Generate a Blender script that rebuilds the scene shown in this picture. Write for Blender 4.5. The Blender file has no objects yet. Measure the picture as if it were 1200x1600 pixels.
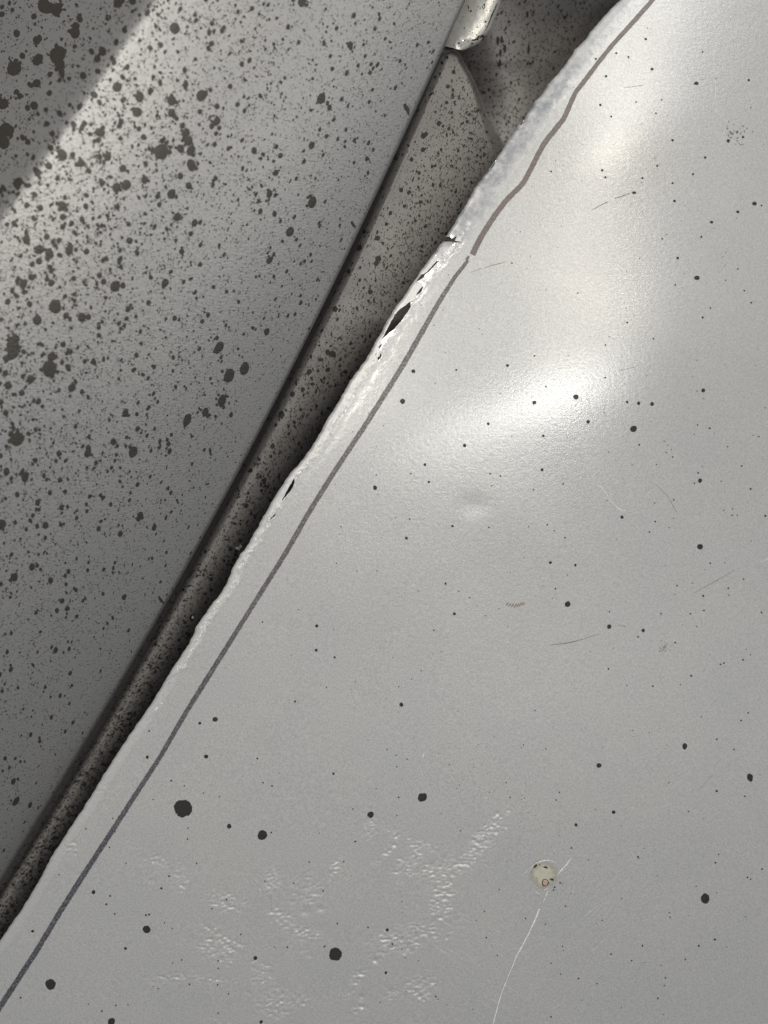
import bpy, math, random
import numpy as np
from mathutils import Vector

random.seed(7)
rng = np.random.default_rng(7)
sc = bpy.context.scene

# one length unit U of the layout is a quarter of a millimetre; the camera hangs 1440 U above the silver panel
U = 0.00025
HC = 1440.0

# ------------------------------------------------------------------ camera
cam_d = bpy.data.cameras.new("camera")
cam = bpy.data.objects.new("camera", cam_d)
sc.collection.objects.link(cam)
cam.location = (0, 0, HC * U)
cam_d.sensor_fit = 'VERTICAL'
cam_d.sensor_height = 36.0
cam_d.lens = 36.0 * HC / 1600.0
cam_d.clip_start = 0.01
cam_d.clip_end = 50
cam_d.dof.use_dof = True
cam_d.dof.focus_distance = HC * U
cam_d.dof.aperture_fstop = 4.5
sc.camera = cam

# ------------------------------------------------------------------ world and lamps
w = bpy.data.worlds.new("World")
sc.world = w
w.use_nodes = True
_g = w.node_tree.nodes.new("ShaderNodeTexCoord")          # pale room above, darker floor below
_s = w.node_tree.nodes.new("ShaderNodeSeparateXYZ")
_r = w.node_tree.nodes.new("ShaderNodeValToRGB")
_r.color_ramp.elements[0].position = 0.42
_r.color_ramp.elements[0].color = (.16, .15, .14, 1)
_r.color_ramp.elements[1].position = 0.56
_r.color_ramp.elements[1].color = (0.98, 0.985, 1.0, 1)
_m = w.node_tree.nodes.new("ShaderNodeMapRange")
_m.inputs[1].default_value = -1.0
w.node_tree.links.new(_g.outputs["Generated"], _s.inputs[0])
w.node_tree.links.new(_s.outputs[2], _m.inputs[0])
w.node_tree.links.new(_m.outputs[0], _r.inputs[0])
w.node_tree.links.new(_r.outputs[0], w.node_tree.nodes["Background"].inputs[0])
w.node_tree.nodes["Background"].inputs[1].default_value = 0.425


def lamp(name, loc, target, size, power, col):
    d = bpy.data.lights.new(name, 'AREA')
    d.shape = 'DISK'
    d.size = size
    d.energy = power
    d.color = col
    o = bpy.data.objects.new(name, d)
    sc.collection.objects.link(o)
    o.location = loc
    o.rotation_euler = (Vector(target) - Vector(loc)).to_track_quat('-Z', 'Y').to_euler()
    return o


def tube(name, loc, length, width, angle, power, col):
    o = lamp(name, loc, (loc[0], loc[1], 0), width, power, col)
    o.data.shape = 'RECTANGLE'
    o.data.size = length
    o.data.size_y = width
    o.rotation_euler = (0, 0, math.radians(angle))
    return o


lamp("workshop_lamp_warm", (0.30, 0.36, 0.46), (0.09, 0.14, 0), 0.06, 0.32, (1.0, 0.90, 0.76))
tube("added_tube_warm", (0.21, 0.31, 0.46), 0.22, 0.05, 40, 0.04, (1.0, 0.94, 0.85))  # added strip lamp, trails the upper highlight down to the left
lamp("workshop_lamp_white", (0.240, 0.114, 0.46), (0.075, 0.045, 0), 0.06, 0.27, (1.0, 0.98, 0.93))
tube("added_tube_white", (0.145, 0.075, 0.46), 0.24, 0.04, 22, 0.38, (1.0, 0.985, 0.95))  # added strip lamp, lays the long sheen left of the lower highlight
lamp("workshop_lamp_side", (-0.18, 0.28, 0.46), (-0.11, 0.16, 0.03), 0.15, 2.0, (1.0, 0.95, 0.86))
lamp("workshop_ceiling_light", (0.75, 1.40, 0.95), (0, 0, 0), 1.0, 9.5, (1.0, 1.0, 0.985))

sc.view_settings.view_transform = 'Standard'
sc.view_settings.look = 'None'
sc.view_settings.exposure = 0.0
sc.view_settings.gamma = 1.0


# ------------------------------------------------------------------ small numeric helpers
def smooth(a, b, x):
    t = np.clip((x - a) / (b - a), 0, 1)
    return t * t * (3 - 2 * t)


def softplus(d, wd):
    return wd * np.logaddexp(0.0, np.asarray(d, float) / wd)


class Noise:
    """two-dimensional gradient noise on a hashed lattice"""
    def __init__(self, seed):
        r = np.random.default_rng(seed)
        self.p = r.permutation(512)
        a = r.random(512) * 2 * np.pi
        self.gx, self.gy = np.cos(a), np.sin(a)

    def __call__(self, x, y):
        x = np.asarray(x, float)
        y = np.asarray(y, float)
        xi = np.floor(x).astype(int)
        yi = np.floor(y).astype(int)
        xf, yf = x - xi, y - yi
        u = xf * xf * xf * (xf * (xf * 6 - 15) + 10)
        v = yf * yf * yf * (yf * (yf * 6 - 15) + 10)

        def g(i, j):
            h = self.p[(self.p[(xi + i) & 511] + yi + j) & 511]
            return self.gx[h] * (xf - i) + self.gy[h] * (yf - j)
        a = g(0, 0) * (1 - u) + g(1, 0) * u
        b = g(0, 1) * (1 - u) + g(1, 1) * u
        return (a * (1 - v) + b * v) * 1.5

    def fbm(self, x, y, n=3):
        s, a = 0, 1.0
        for k in range(n):
            s = s + a * self(x * 2 ** k + 17 * k, y * 2 ** k - 9 * k)
            a *= 0.5
        return s


NA, NB, NC = Noise(1), Noise(2), Noise(3)


def curve(pts):
    """x as a smooth function of y through hand-measured points"""
    p = sorted((y, x) for x, y in pts)
    ys = np.array([a for a, b in p], float)
    xs = np.array([b for a, b in p], float)
    return lambda y: np.interp(y, ys, xs)


def dist_poly(x, y, pts):
    """distance to a polyline, positive on the right when walking along it downwards in the picture"""
    best = np.full(np.shape(x), 1e9)
    sgn = np.ones(np.shape(x))
    for (ax, ay), (bx, by) in zip(pts[:-1], pts[1:]):
        dx, dy = bx - ax, by - ay
        L = dx * dx + dy * dy
        t = np.clip(((x - ax) * dx + (y - ay) * dy) / L, 0, 1)
        ex, ey = x - (ax + t * dx), y - (ay + t * dy)
        d = np.hypot(ex, ey)
        cr = ex * dy - ey * dx
        m = d < best
        best = np.where(m, d, best)
        sgn = np.where(m, np.sign(cr), sgn)
    return best * sgn


def to_world(ix, iy, z):
    """layout point (right, down, up) to world metres"""
    f = (1 - z / HC) * U
    return np.stack([(ix - 600) * f, (800 - iy) * f, z * U], -1)


# ------------------------------------------------------------------ outlines
EDGE_PTS = [(1180, -260), (1075, -130), (1010, -52), (970, 0), (957, 11), (944, 26), (928, 43), (913, 63), (899, 77), (889, 93), (874, 113),
            (858, 129), (848, 145), (835, 160), (826, 175), (816, 190), (807, 199), (794, 219), (775, 249), (762, 267), (751, 282), (740, 296),
            (735, 308), (720, 333), (703, 360), (690, 379), (667, 410), (648, 437), (633, 460), (613, 487), (597, 517), (587, 533), (573, 560),
            (565, 571), (551, 589), (539, 609), (532, 623), (520, 641), (512, 653), (501, 675), (493, 689), (480, 708), (467, 725), (453, 740),
            (440, 760), (424, 785), (410, 810), (399, 830), (389, 849), (375, 867), (363, 889), (357, 904), (346, 925), (331, 945), (316, 965),
            (306, 980), (303, 990), (294, 1007), (277, 1033), (260, 1061), (240, 1094), (197, 1156), (167, 1203), (130, 1263), (110, 1293),
            (80, 1339), (63, 1373), (37, 1416), (0, 1469), (-50, 1543), (-95, 1612), (-180, 1740), (-260, 1860)]
edge0 = curve(EDGE_PTS)


def edge(y):
    return edge0(y) + 1.2 * NA(y / 9.0, 3.3) + 0.8 * NB(y / 4.0, 1.7) * smooth(1250, 900, y)


LEFT_PTS = [(840, -240), (772, -95), (728, 0), (695, 78), (645, 180), (617, 240), (585, 310), (550, 383), (523, 433), (480, 533), (401, 685),
            (333, 810), (255, 950), (192, 1066), (113, 1196), (57, 1283), (0, 1379), (-60, 1475), (-130, 1590), (-260, 1800)]
_ys = np.array([b for a, b in LEFT_PTS], float)
_xs = np.array([a for a, b in LEFT_PTS], float)
_fit = np.polyfit(_ys / 1000, _xs, 4)


def left_edge(y):
    return np.polyval(_fit, np.asarray(y, float) / 1000)


# ------------------------------------------------------------------ heights (layout units)
BEND = [(1075, -300), (1066, 0), (1056, 180), (1046, 300), (1046, 420), (1040, 540), (1010, 640), (930, 735), (830, 790), (730, 815), (560, 900), (300, 1040)]
PITS = [  # pitted patches: x, y, half-length, half-width, angle, strength
    (755, 1310, 45, 14, -50, 1.0), (715, 1352, 45, 13, -25, 1.0), (672, 1362, 24, 11, -10, .9), (690, 1405, 18, 40, 0, 1.0),
    (640, 1350, 28, 16, -35, .8), (660, 1320, 22, 9, 10, .7), (615, 1300, 16, 8, 30, .8), (605, 1330, 30, 5, -45, .9), (578, 1295, 10, 18, 0, .6),
    (525, 1355, 24, 9, -50, .8), (425, 1375, 16, 22, 20, .7), (480, 1395, 30, 30, 0, .55), (440, 1430, 22, 14, 20, .8), (470, 1455, 26, 10, 20, .9),
    (620, 1470, 38, 16, 5, 1.0), (660, 1452, 40, 14, 10, .8), (595, 1492, 8, 18, 40, .6), (558, 1530, 8, 30, 28, .9), (655, 1545, 24, 20, -20, 1.0),
    (615, 1555, 16, 12, -30, .8), (430, 1565, 34, 30, 30, .8), (410, 1520, 18, 22, 0, .8), (465, 1560, 22, 14, 0, .7), (345, 1480, 34, 20, 10, 1.0),
    (355, 1410, 28, 14, 10, .9), (330, 1455, 20, 10, 20, .8), (285, 1375, 16, 20, 0, .7), (245, 1345, 26, 9, 20, .7), (235, 1375, 10, 6, 0, .7),
    (270, 1528, 40, 8, -8, .8), (325, 1530, 36, 5, 8, .8), (340, 1595, 18, 8, 20, .5), (120, 1555, 18, 8, 0, .3), (560, 1575, 12, 14, 0, .6),
    (480, 1490, 18, 6, 20, .6), (205, 1320, 14, 10, 0, .35), (565, 1560, 6, 6, 0, .6), (440, 1245, 24, 6, 10, .25), (640, 1420, 18, 12, 0, .35),
    (720, 1440, 14, 22, 0, .3), (755, 1245, 20, 12, 30, .15), (110, 1325, 16, 12, -50, .7), (155, 1225, 12, 22, 32, .35)]


def pit_mask(x, y):
    m = np.zeros(np.shape(x))
    for cx, cy, a, b, an, s in PITS:
        c, q = math.cos(math.radians(an)), math.sin(math.radians(an))
        u = ((x - cx) * c + (y - cy) * q) / a
        v = (-(x - cx) * q + (y - cy) * c) / b
        m = np.maximum(m, s * smooth(1.6, 0.35, np.hypot(u, v) + 0.6 * NB.fbm(x / 14, y / 14, 2)))
    return m


def silver_macro(x, y):
    z = -30.0 * smooth(500, 1500, x) * ((x - 500) / 700.0).clip(0) ** 1.6 * 2.0
    z = z - 0.00006 * np.clip(y - 800, -2000, 2000) ** 2 * 0.4
    # the soft bend that ends both highlights
    d = dist_poly(x, y, BEND)
    z = z - 0.12 * softplus(d, 40) * smooth(1300, 700, y)
    # shallow hollow between the highlights
    z = z - 1.5 * np.exp(-(((x - 930) * .9 + (y - 430) * .25) / 190) ** 2 - (((y - 425) - (x - 930) * .25) / 75) ** 2)
    z = z + 6.0 * np.exp(-((x - 955) / 115) ** 2 - ((y - 230 + .25 * (x - 955)) / 85) ** 2)
    # long low swelling that stretches the lower highlight down to the left
    da, dq = (x - 880) * .95 - (y - 610) * .316, (x - 880) * .316 + (y - 610) * .95
    z = z + 8.0 * np.exp(-(dq / 110) ** 2 - (da / 420) ** 2)
    # thumb-sized ding
    z = z - 1.0 * np.exp(-((x - 742) / 22) ** 2 - ((y - 790) / 16) ** 2)
    z = z + 0.9 * NC.fbm(x / 300.0, y / 300.0, 2)
    return z


def silver_z(x, y):
    """full height of the silver panel and its rolled edge"""
    o = x - edge(y)
    z = silver_macro(x, y)
    # raised bead of torn seam along the edge
    ob = np.interp(y, [0, 350, 540, 700, 950, 1200, 1500], [34, 30, 17, 14, 12, 14, 12])
    rough = np.interp(y, [0, 330, 380, 560, 1000, 1130, 1250, 1600], [.25, .3, .8, 1, 1, .6, .3, .2])
    wdt = np.interp(y, [0, 400, 1100, 1600], [10, 5, 5, 8])
    bead = np.exp(-((o - ob - 2.5 * NA(y / 22, 8.1)) / wdt) ** 2)
    lump = NB.fbm(x / 5.0, y / 5.0, 2)
    z = z + bead * (.5 * smooth(330, 420, y) + 0.6 * NC(y / 30.0, 5.5) * smooth(200, 420, y) + rough * (.7 * lump + .7 * np.maximum(0, NC(x / 9., y / 9.))))
    # the groove behind the bead
    z = z - 0.6 * np.exp(-((o - ob - 11) / 8) ** 2) * .5
    # the strip outside the bead leans down
    z = z - 0.10 * softplus(ob - o, 4)
    z = z + 0.35 * NA.fbm(x / 16.0, y / 16.0, 2) * smooth(60, 20, o) * smooth(800, 500, y)
    near = (y > 1150) & (x > 0) & (x < 860)
    if np.any(near):
        m = np.where(near, pit_mask(x, y), 0)
        n = NA.fbm(x / 7.0 + 0.3 * y / 7.0, y / 4.2, 3)
        z = z - m * (1.25 * smooth(-.1, .6, n) + 1.0 * n)
    # shallow single pits
    for cx, cy, r, dp in ((478, 1425, 8, 2.2), (501, 1420, 6, 1.8), (500, 1452, 9, 1.3), (565, 1558, 6, 1.6), (566, 1573, 5, 1.6), (588, 1500, 5, 1.8), (586, 1501, 5, 1), (631, 1484, 8, 1.2)):
        z = z - dp * np.exp(-(((x - cx) / r) ** 2 + ((y - cy) / (r * .7)) ** 2))
    return z


CREASE_N = np.array([335.0, 235.0]) / math.hypot(335, 235)


def left_z(x, y):
    c = (x - 235) * CREASE_N[0] + y * CREASE_N[1]
    cp = softplus(c, 5)
    cm = softplus(-c, 5)
    z = 168 - 0.12 * cp - 0.48 / (2.6 * 480 ** 1.6) * cp ** 2.6
    z = z - 1.4 * cm
    z = z + 0.6 * NB.fbm(x / 320.0, y / 320.0, 1)
    z = z + 0.9 * NA.fbm(x / 12.0, y / 20.0, 2) * np.exp(-((c + 4) / 16) ** 2)
    return z


STEP_B = curve([(500, 40), (640, 76), (686, 81), (703, 85), (717, 93), (729, 115), (740, 140), (754, 185), (768, 230), (790, 290), (810, 340)])


def ridge_z(x, y):
    dx = x - left_edge(y)
    wdt = edge0(y) - left_edge(y)
    crest = np.interp(y, [0, 150, 400, 600, 1000, 1500], [13, 16, 22, 22, 26, 28])
    u = dx - crest
    z = np.interp(y, [0, 300, 800, 1200], [-20, -26, -54, -82]) - 15.0 * (1 - np.sqrt(1 - np.clip(-u / 15.0, 0, .995) ** 2)) - 11.0 * np.clip(-u - 14, 0, 16) - np.where(u > 0, 0.0022 * u * u * np.interp(y, [0, 500, 800, 1500], [.5, 1.0, 8, 15]) + .22 * softplus(u, 4), 0)
    z = np.maximum(z, -260.0)
    s = (x - STEP_B(y))
    s = np.where(y < 96, np.hypot(np.clip(x - 704, 0, None), 96 - np.minimum(y, 96)) - 14, s)
    sp = np.clip(s, 0, None)
    z = z - 150 * smooth(330, 100, y) * smooth(-1, np.interp(y, [80, 180, 280], [3, 6, 36]), s) * (.5 + .5 * np.exp(-sp / 55))
    z = z + 1.2 * NC.fbm(x / 90.0, y / 90.0, 2)
    return z


# ------------------------------------------------------------------ mesh helpers
def make_obj(name, verts, faces, mat, parent=None, base=None, smooth_shade=True, tris=None):
    me = bpy.data.meshes.new(name)
    if base is not None:
        verts = np.asarray(verts, float) - np.asarray(base, float)
    me.from_pydata([tuple(v) for v in verts], [], [tuple(f) for f in faces])
    me.materials.append(mat)
    if smooth_shade:
        me.polygons.foreach_set("use_smooth", np.ones(len(me.polygons), bool))
    me.update()
    o = bpy.data.objects.new(name, me)
    sc.collection.objects.link(o)
    if parent is not None:
        o.parent = parent
    return o


def grid_faces(nr, nc, skip=None):
    i = np.arange((nr - 1) * (nc - 1))
    r, c = i // (nc - 1), i % (nc - 1)
    a = r * nc + c
    f = np.stack([a, a + nc, a + nc + 1, a + 1], -1)
    if skip is not None:
        f = f[~skip.reshape(-1)]
    return f.tolist()


def thing(name, label, cat, base):
    e = bpy.data.objects.new(name, None)
    sc.collection.objects.link(e)
    e.location = tuple(base)
    e.empty_display_size = 0.01
    e["label"] = label
    e["category"] = cat
    return e


def stuff(o):
    o["kind"] = "stuff"
    return o


# ------------------------------------------------------------------ materials
def nodes_of(name):
    m = bpy.data.materials.new(name)
    m.use_nodes = True
    nt = m.node_tree
    b = nt.nodes["Principled BSDF"]
    tc = nt.nodes.new("ShaderNodeTexCoord")
    return m, nt, b, tc


def noise(nt, vec, scale, detail=2.0, rough=.5):
    n = nt.nodes.new("ShaderNodeTexNoise")
    n.inputs["Scale"].default_value = scale
    n.inputs["Detail"].default_value = detail
    n.inputs["Roughness"].default_value = rough
    nt.links.new(vec, n.inputs["Vector"])
    return n


def ramp(nt, fac, p0, c0, p1, c1):
    r = nt.nodes.new("ShaderNodeValToRGB")
    r.color_ramp.elements[0].position = p0
    r.color_ramp.elements[0].color = (*c0, 1)
    r.color_ramp.elements[1].position = p1
    r.color_ramp.elements[1].color = (*c1, 1)
    nt.links.new(fac, r.inputs[0])
    return r


def mixc(nt, fac, a, b, mode='MIX'):
    m = nt.nodes.new("ShaderNodeMix")
    m.data_type = 'RGBA'
    m.blend_type = mode
    for s, v in ((0, fac), (6, a), (7, b)):
        if hasattr(v, "is_linked"):
            nt.links.new(v, m.inputs[s])
        else:
            m.inputs[s].default_value = v if s == 0 else (*v, 1)
    return m.outputs[2]


def bump(nt, h, strength, dist, prev=None):
    b = nt.nodes.new("ShaderNodeBump")
    b.inputs["Strength"].default_value = strength
    b.inputs["Distance"].default_value = dist
    nt.links.new(h, b.inputs["Height"])
    if prev is not None:
        nt.links.new(prev.outputs[0], b.inputs["Normal"])
    return b


def mapped(nt, tc, rot, scl):
    m = nt.nodes.new("ShaderNodeMapping")
    m.inputs["Rotation"].default_value = (0, 0, math.radians(rot))
    m.inputs["Scale"].default_value = scl
    nt.links.new(tc.outputs["Object"], m.inputs["Vector"])
    return m.outputs[0]


def steel_paint(name, base, metallic, rough, fleck, grain_strength, leather=0.0, mottle=None, scratch=0.0, mist=0.0):
    m, nt, b, tc = nodes_of(name)
    o = tc.outputs["Object"]
    fine = noise(nt, o, 1500, 3, .65)
    wide = noise(nt, o, 28, 3, .55)
    mid = noise(nt, o, 160, 3, .6)
    lo = tuple(c * (1 - fleck) for c in base)
    hi = tuple(c * (1 + fleck) for c in base)
    col = ramp(nt, fine.outputs[0], .33, lo, .67, hi).outputs[0]
    tint = ramp(nt, wide.outputs[0], .3, (.95, .955, .96), .7, (1.0, .995, .98)).outputs[0]
    col = mixc(nt, 1.0, col, tint, 'MULTIPLY')
    if mist:      # the finest black overspray, finer than the drops that are built
        mk_ = ramp(nt, noise(nt, o, 1050, 2, .6).outputs[0], .60, (1, 1, 1), .68, (1 - mist,) * 3).outputs[0]
        col = mixc(nt, 1.0, col, mk_, 'MULTIPLY')
    if mottle:
        k = ramp(nt, noise(nt, o, 240, 4, .65).outputs[0], .30, (0, 0, 0), .60, (1, 1, 1)).outputs[0]
        at = nt.nodes.new("ShaderNodeAttribute")
        at.attribute_name = "bare"
        mu = nt.nodes.new("ShaderNodeMath")
        mu.operation = 'MULTIPLY'
        nt.links.new(k, mu.inputs[0])
        nt.links.new(at.outputs["Fac"], mu.inputs[1])
        col = mixc(nt, mu.outputs[0], col, mottle)
    nt.links.new(col, b.inputs["Base Color"])
    b.inputs["Metallic"].default_value = metallic
    rr = ramp(nt, mid.outputs[0], .3, (rough - .008,) * 3, .7, (rough + .008,) * 3)
    pa = nt.nodes.new("ShaderNodeAttribute")      # pitted paint has lost its gloss
    pa.attribute_name = "pitted"
    pm = nt.nodes.new("ShaderNodeMath")
    pm.operation = 'MULTIPLY_ADD'
    pm.inputs[1].default_value = .22
    nt.links.new(pa.outputs["Fac"], pm.inputs[0])
    nt.links.new(rr.outputs[0], pm.inputs[2])
    nt.links.new(pm.outputs[0], b.inputs["Roughness"])
    bm = bump(nt, fine.outputs[0], grain_strength, 0.0002)
    peel = noise(nt, o, 620, 2, .5)
    bm = bump(nt, peel.outputs[0], grain_strength * .7, 0.0003, bm)
    if leather:
        v = mapped(nt, tc, -30, (600, 1700, 900))
        le = noise(nt, v, 1.0, 3, .55)
        bm = bump(nt, le.outputs[0], leather, 0.0006, bm)
    if scratch:
        v = mapped(nt, tc, 32, (30, 1500, 30))
        le = noise(nt, v, 1.0, 2, .6)
        bm = bump(nt, le.outputs[0], scratch, 0.0002, bm)
    nt.links.new(bm.outputs[0], b.inputs["Normal"])
    return m


M_SILVER = steel_paint("silver_paint", (.424, .425, .422), .40, .31, .15, .28, mottle=(.24, .25, .265), scratch=.05)
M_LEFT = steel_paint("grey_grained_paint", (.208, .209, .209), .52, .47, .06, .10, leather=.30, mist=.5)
M_EDGE = steel_paint("edge_paint", (.41, .412, .41), .30, .48, .08, .3, mottle=(.195, .203, .218))
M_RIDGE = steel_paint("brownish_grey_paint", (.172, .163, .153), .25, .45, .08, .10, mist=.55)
M_TAB = steel_paint("worn_flange_paint", (.58, .57, .53), .35, .33, .08, .2)


def plain(name, col, rough=.5, var=.25, scale=900, metallic=0.0, bump_s=.15, leather=0.0):
    m, nt, b, tc = nodes_of(name)
    n = noise(nt, tc.outputs["Object"], scale, 3, .6)
    c = ramp(nt, n.outputs[0], .3, tuple(v * (1 - var) for v in col), .7, tuple(v * (1 + var) for v in col))
    nt.links.new(c.outputs[0], b.inputs["Base Color"])
    b.inputs["Roughness"].default_value = rough
    b.inputs["Metallic"].default_value = metallic
    if max(col) < .05:
        b.inputs["Specular IOR Level"].default_value = .28
    bm = bump(nt, n.outputs[0], bump_s, 0.0002)
    if leather:
        v = mapped(nt, tc, -30, (600, 1700, 900))
        le = noise(nt, v, 1.0, 3, .55)
        bm = bump(nt, le.outputs[0], leather, 0.0006, bm)
    nt.links.new(bm.outputs[0], b.inputs["Normal"])
    return m


M_BLACK = plain("black_paint_drops", (.022, .021, .019), .42, .25, 1200)
M_BLACK_L = plain("black_paint_on_grain", (.024, .022, .018), .46, .25, 1200, leather=.4)
M_BLACK_R = plain("black_paint_in_channel", (.022, .020, .017), .55, .25, 1200)
M_RUST = plain("dark_rust", (.045, .032, .022), .8, .4, 1500)
M_PINK = plain("primer_pink", (.36, .27, .22), .6, .15, 1500)
M_WHITE = plain("scraped_pale_paint", (.72, .71, .67), .45, .08, 1500)
M_METAL = plain("bare_steel", (.80, .78, .74), .22, .1, 900, metallic=1.0, bump_s=.5)


def ink(name, col, see, far=None):
    m, nt, b, tc = nodes_of(name)
    v = mapped(nt, tc, -59, (120, 2600, 200))
    n = noise(nt, v, 1.0, 3, .6)
    n2 = noise(nt, tc.outputs["Object"], 1300, 2, .6)
    c = ramp(nt, n.outputs[0], .3, tuple(x * .75 for x in col), .7, tuple(x * 1.3 for x in col))
    cc = c.outputs[0]
    if far:       # the stroke gets darker and bluer towards its lower end
        sx = nt.nodes.new("ShaderNodeSeparateXYZ")
        nt.links.new(tc.outputs["Object"], sx.inputs[0])
        mr = nt.nodes.new("ShaderNodeMapRange")
        mr.inputs[1].default_value, mr.inputs[2].default_value = .03, -.12
        nt.links.new(sx.outputs[1], mr.inputs[0])
        cc = mixc(nt, mr.outputs[0], cc, far)
    nt.links.new(cc, b.inputs["Base Color"])
    b.inputs["Roughness"].default_value = .40
    t = nt.nodes.new("ShaderNodeBsdfTransparent")
    mx = nt.nodes.new("ShaderNodeMixShader")
    k = ramp(nt, n2.outputs[0], .35, (see * .35,) * 3, .7, (see * 1.7,) * 3)
    nt.links.new(k.outputs[0], mx.inputs[0])
    nt.links.new(b.outputs[0], mx.inputs[1])
    nt.links.new(t.outputs[0], mx.inputs[2])
    nt.links.new(mx.outputs[0], nt.nodes["Material Output"].inputs[0])
    return m


M_INK_UP = ink("marker_ink_brownish", (.12, .095, .088), .26)
M_INK_LO = ink("marker_ink_bluish", (.082, .073, .074), .38, (.040, .039, .055))

M_SCUFF = ink("grey_scuff", (.15, .145, .135), .42)
M_BROWN = ink("brown_smear", (.23, .19, .12), .42)
M_SCRATCH = ink("pale_scratch", (.70, .695, .67), .30)
M_FAINT = ink("faint_pale_scratch", (.66, .655, .63), .45)


def fading(name, col, rough=.5):
    """a thin film that wears out towards its rim"""
    m, nt, b, tc = nodes_of(name)
    n = noise(nt, tc.outputs["Object"], 800, 3, .6)
    c = ramp(nt, n.outputs[0], .3, tuple(v * .92 for v in col), .7, tuple(v * 1.08 for v in col))
    nt.links.new(c.outputs[0], b.inputs["Base Color"])
    b.inputs["Roughness"].default_value = rough
    at = nt.nodes.new("ShaderNodeAttribute")
    at.attribute_name = "film"
    ad = nt.nodes.new("ShaderNodeMath")
    ad.operation = 'MULTIPLY_ADD'
    nt.links.new(n.outputs[0], ad.inputs[0])
    ad.inputs[1].default_value = .5
    nt.links.new(at.outputs["Fac"], ad.inputs[2])
    k = ramp(nt, ad.outputs[0], .25, (0, 0, 0), .95, (1, 1, 1))
    t = nt.nodes.new("ShaderNodeBsdfTransparent")
    mx = nt.nodes.new("ShaderNodeMixShader")
    nt.links.new(k.outputs[0], mx.inputs[0])
    nt.links.new(t.outputs[0], mx.inputs[1])
    nt.links.new(b.outputs[0], mx.inputs[2])
    nt.links.new(mx.outputs[0], nt.nodes["Material Output"].inputs[0])
    return m


M_CRUMB = plain("cracked_paint_crumbs", (.50, .50, .485), .6, .15, 1500)
M_PATCH = fading("old_filler", (.385, .372, .305))

# ------------------------------------------------------------------ silver panel and its rolled edge
B_SILVER = to_world(np.array(700.0), np.array(900.0), np.array(-20.0))
silver = thing("sheet_metal_panel", "broad silver-grey painted sheet-metal panel with a dark marker line and a torn rolled edge", "metal panel", B_SILVER)

rows = np.unique(np.concatenate([np.arange(-220, -10, 8.0), np.arange(-10, 1225, 2.5), np.arange(1225, 1612, 1.8), np.arange(1612, 1830, 8.0)]))
E = edge(rows)


# tears between the rolled edge and the panel: y -> inner and outer side of the opening
def tear(ylist, x1list, x2list):
    def f(y):
        a = np.interp(y, ylist, x1list)
        b = np.interp(y, ylist, x2list)
        return a, b, (y >= ylist[0]) & (y <= ylist[-1])
    return f


TEARS = [
    tear([472, 478, 484, 492, 500, 508, 516, 524, 529], [640, 632, 624, 617, 612, 608, 604, 600, 596.5], [641, 642, 639, 633, 628, 621, 613, 603, 597]),
    tear([428, 431, 434, 437, 440], [662, 655, 652, 651, 650], [663, 663, 661, 656, 651]),
    tear([409, 413, 417, 421, 425, 428], [682, 677, 674, 670, 667, 662], [684, 680, 676.5, 673, 669, 664]),
    tear([448, 452, 456, 460], [660, 656, 653, 651], [661, 659.5, 658, 652]),
    tear([750, 756, 762, 768, 774, 780], [458, 454, 451, 447.5, 445, 441], [460, 459.5, 457, 453, 448, 442]),
    tear([803, 807, 811], [430, 426, 422], [431, 429, 423]),
    tear([538, 541, 544], [595, 592, 590], [596, 595.5, 592]),
    tear([555, 558, 562], [594, 591, 590], [596, 595.5, 592]),
]
g1 = E + 18.0
g2 = g1.copy()
# let the parting line run through the tears
for t in TEARS:
    a, b, inside = t(rows)
    rag = np.minimum(1.0, (b - a) * .22)
    a = a + rag * NA.fbm(rows / 3.1, 1.5 + 0 * rows, 2)
    b = b + rag * NB.fbm(rows / 2.7, 4.5 + 0 * rows, 2)
    y0, y1 = rows[inside][0], rows[inside][-1]
    fade = smooth(y0 - 22, y0, rows) * smooth(y1 + 22, y1, rows)
    mid = g1 * (1 - fade) + 0.5 * (a + b) * fade
    keep = (g2 - g1) > .01
    g1 = np.where(inside, a, np.where(keep | (fade <= 0), g1, mid))
    g2 = np.where(inside, b, np.where(keep | (fade <= 0), g2, mid))
g1 = np.maximum(g1, E + 4)
g2 = np.maximum(g2, g1)

# panel sheet
offs = np.concatenate([np.arange(0, 60, 1.6), np.arange(60, 860, 2.2), np.arange(860, 1700, 7.0)])
Yg = np.repeat(rows[:, None], len(offs), 1)
span = (1560 - g2) / (1560 - g2.min())
Xg = g2[:, None] + offs[None, :] * np.clip(span, .25, 1)[:, None]
Xg = np.where(offs[None, :] < 60, g2[:, None] + offs[None, :], g2[:, None] + 60 + (offs[None, :] - 60) * np.clip(span, .25, 1)[:, None])
Zg = silver_z(Xg, Yg)
top = to_world(Xg, Yg, Zg)
lip_x = np.concatenate([Xg[:, :1] + 1.0, Xg[:, :1] + .25], 1)
lip_z = np.concatenate([Zg[:, :1] - 5.0, Zg[:, :1] - 1.5], 1)
lip = to_world(lip_x, Yg[:, :2], lip_z)
full = np.concatenate([lip, top], 1)
ncp = full.shape[1]
open_row = (g2 - g1) > .25
open_seg = open_row[1:] | open_row[:-1]
skip_p = np.zeros((len(rows) - 1, ncp - 1), bool)
skip_p[:, :2] = ~open_seg[:, None]
panel_o = make_obj("panel_sheet", full.reshape(-1, 3), grid_faces(len(rows), ncp, skip_p), M_SILVER, silver, B_SILVER)


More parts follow.
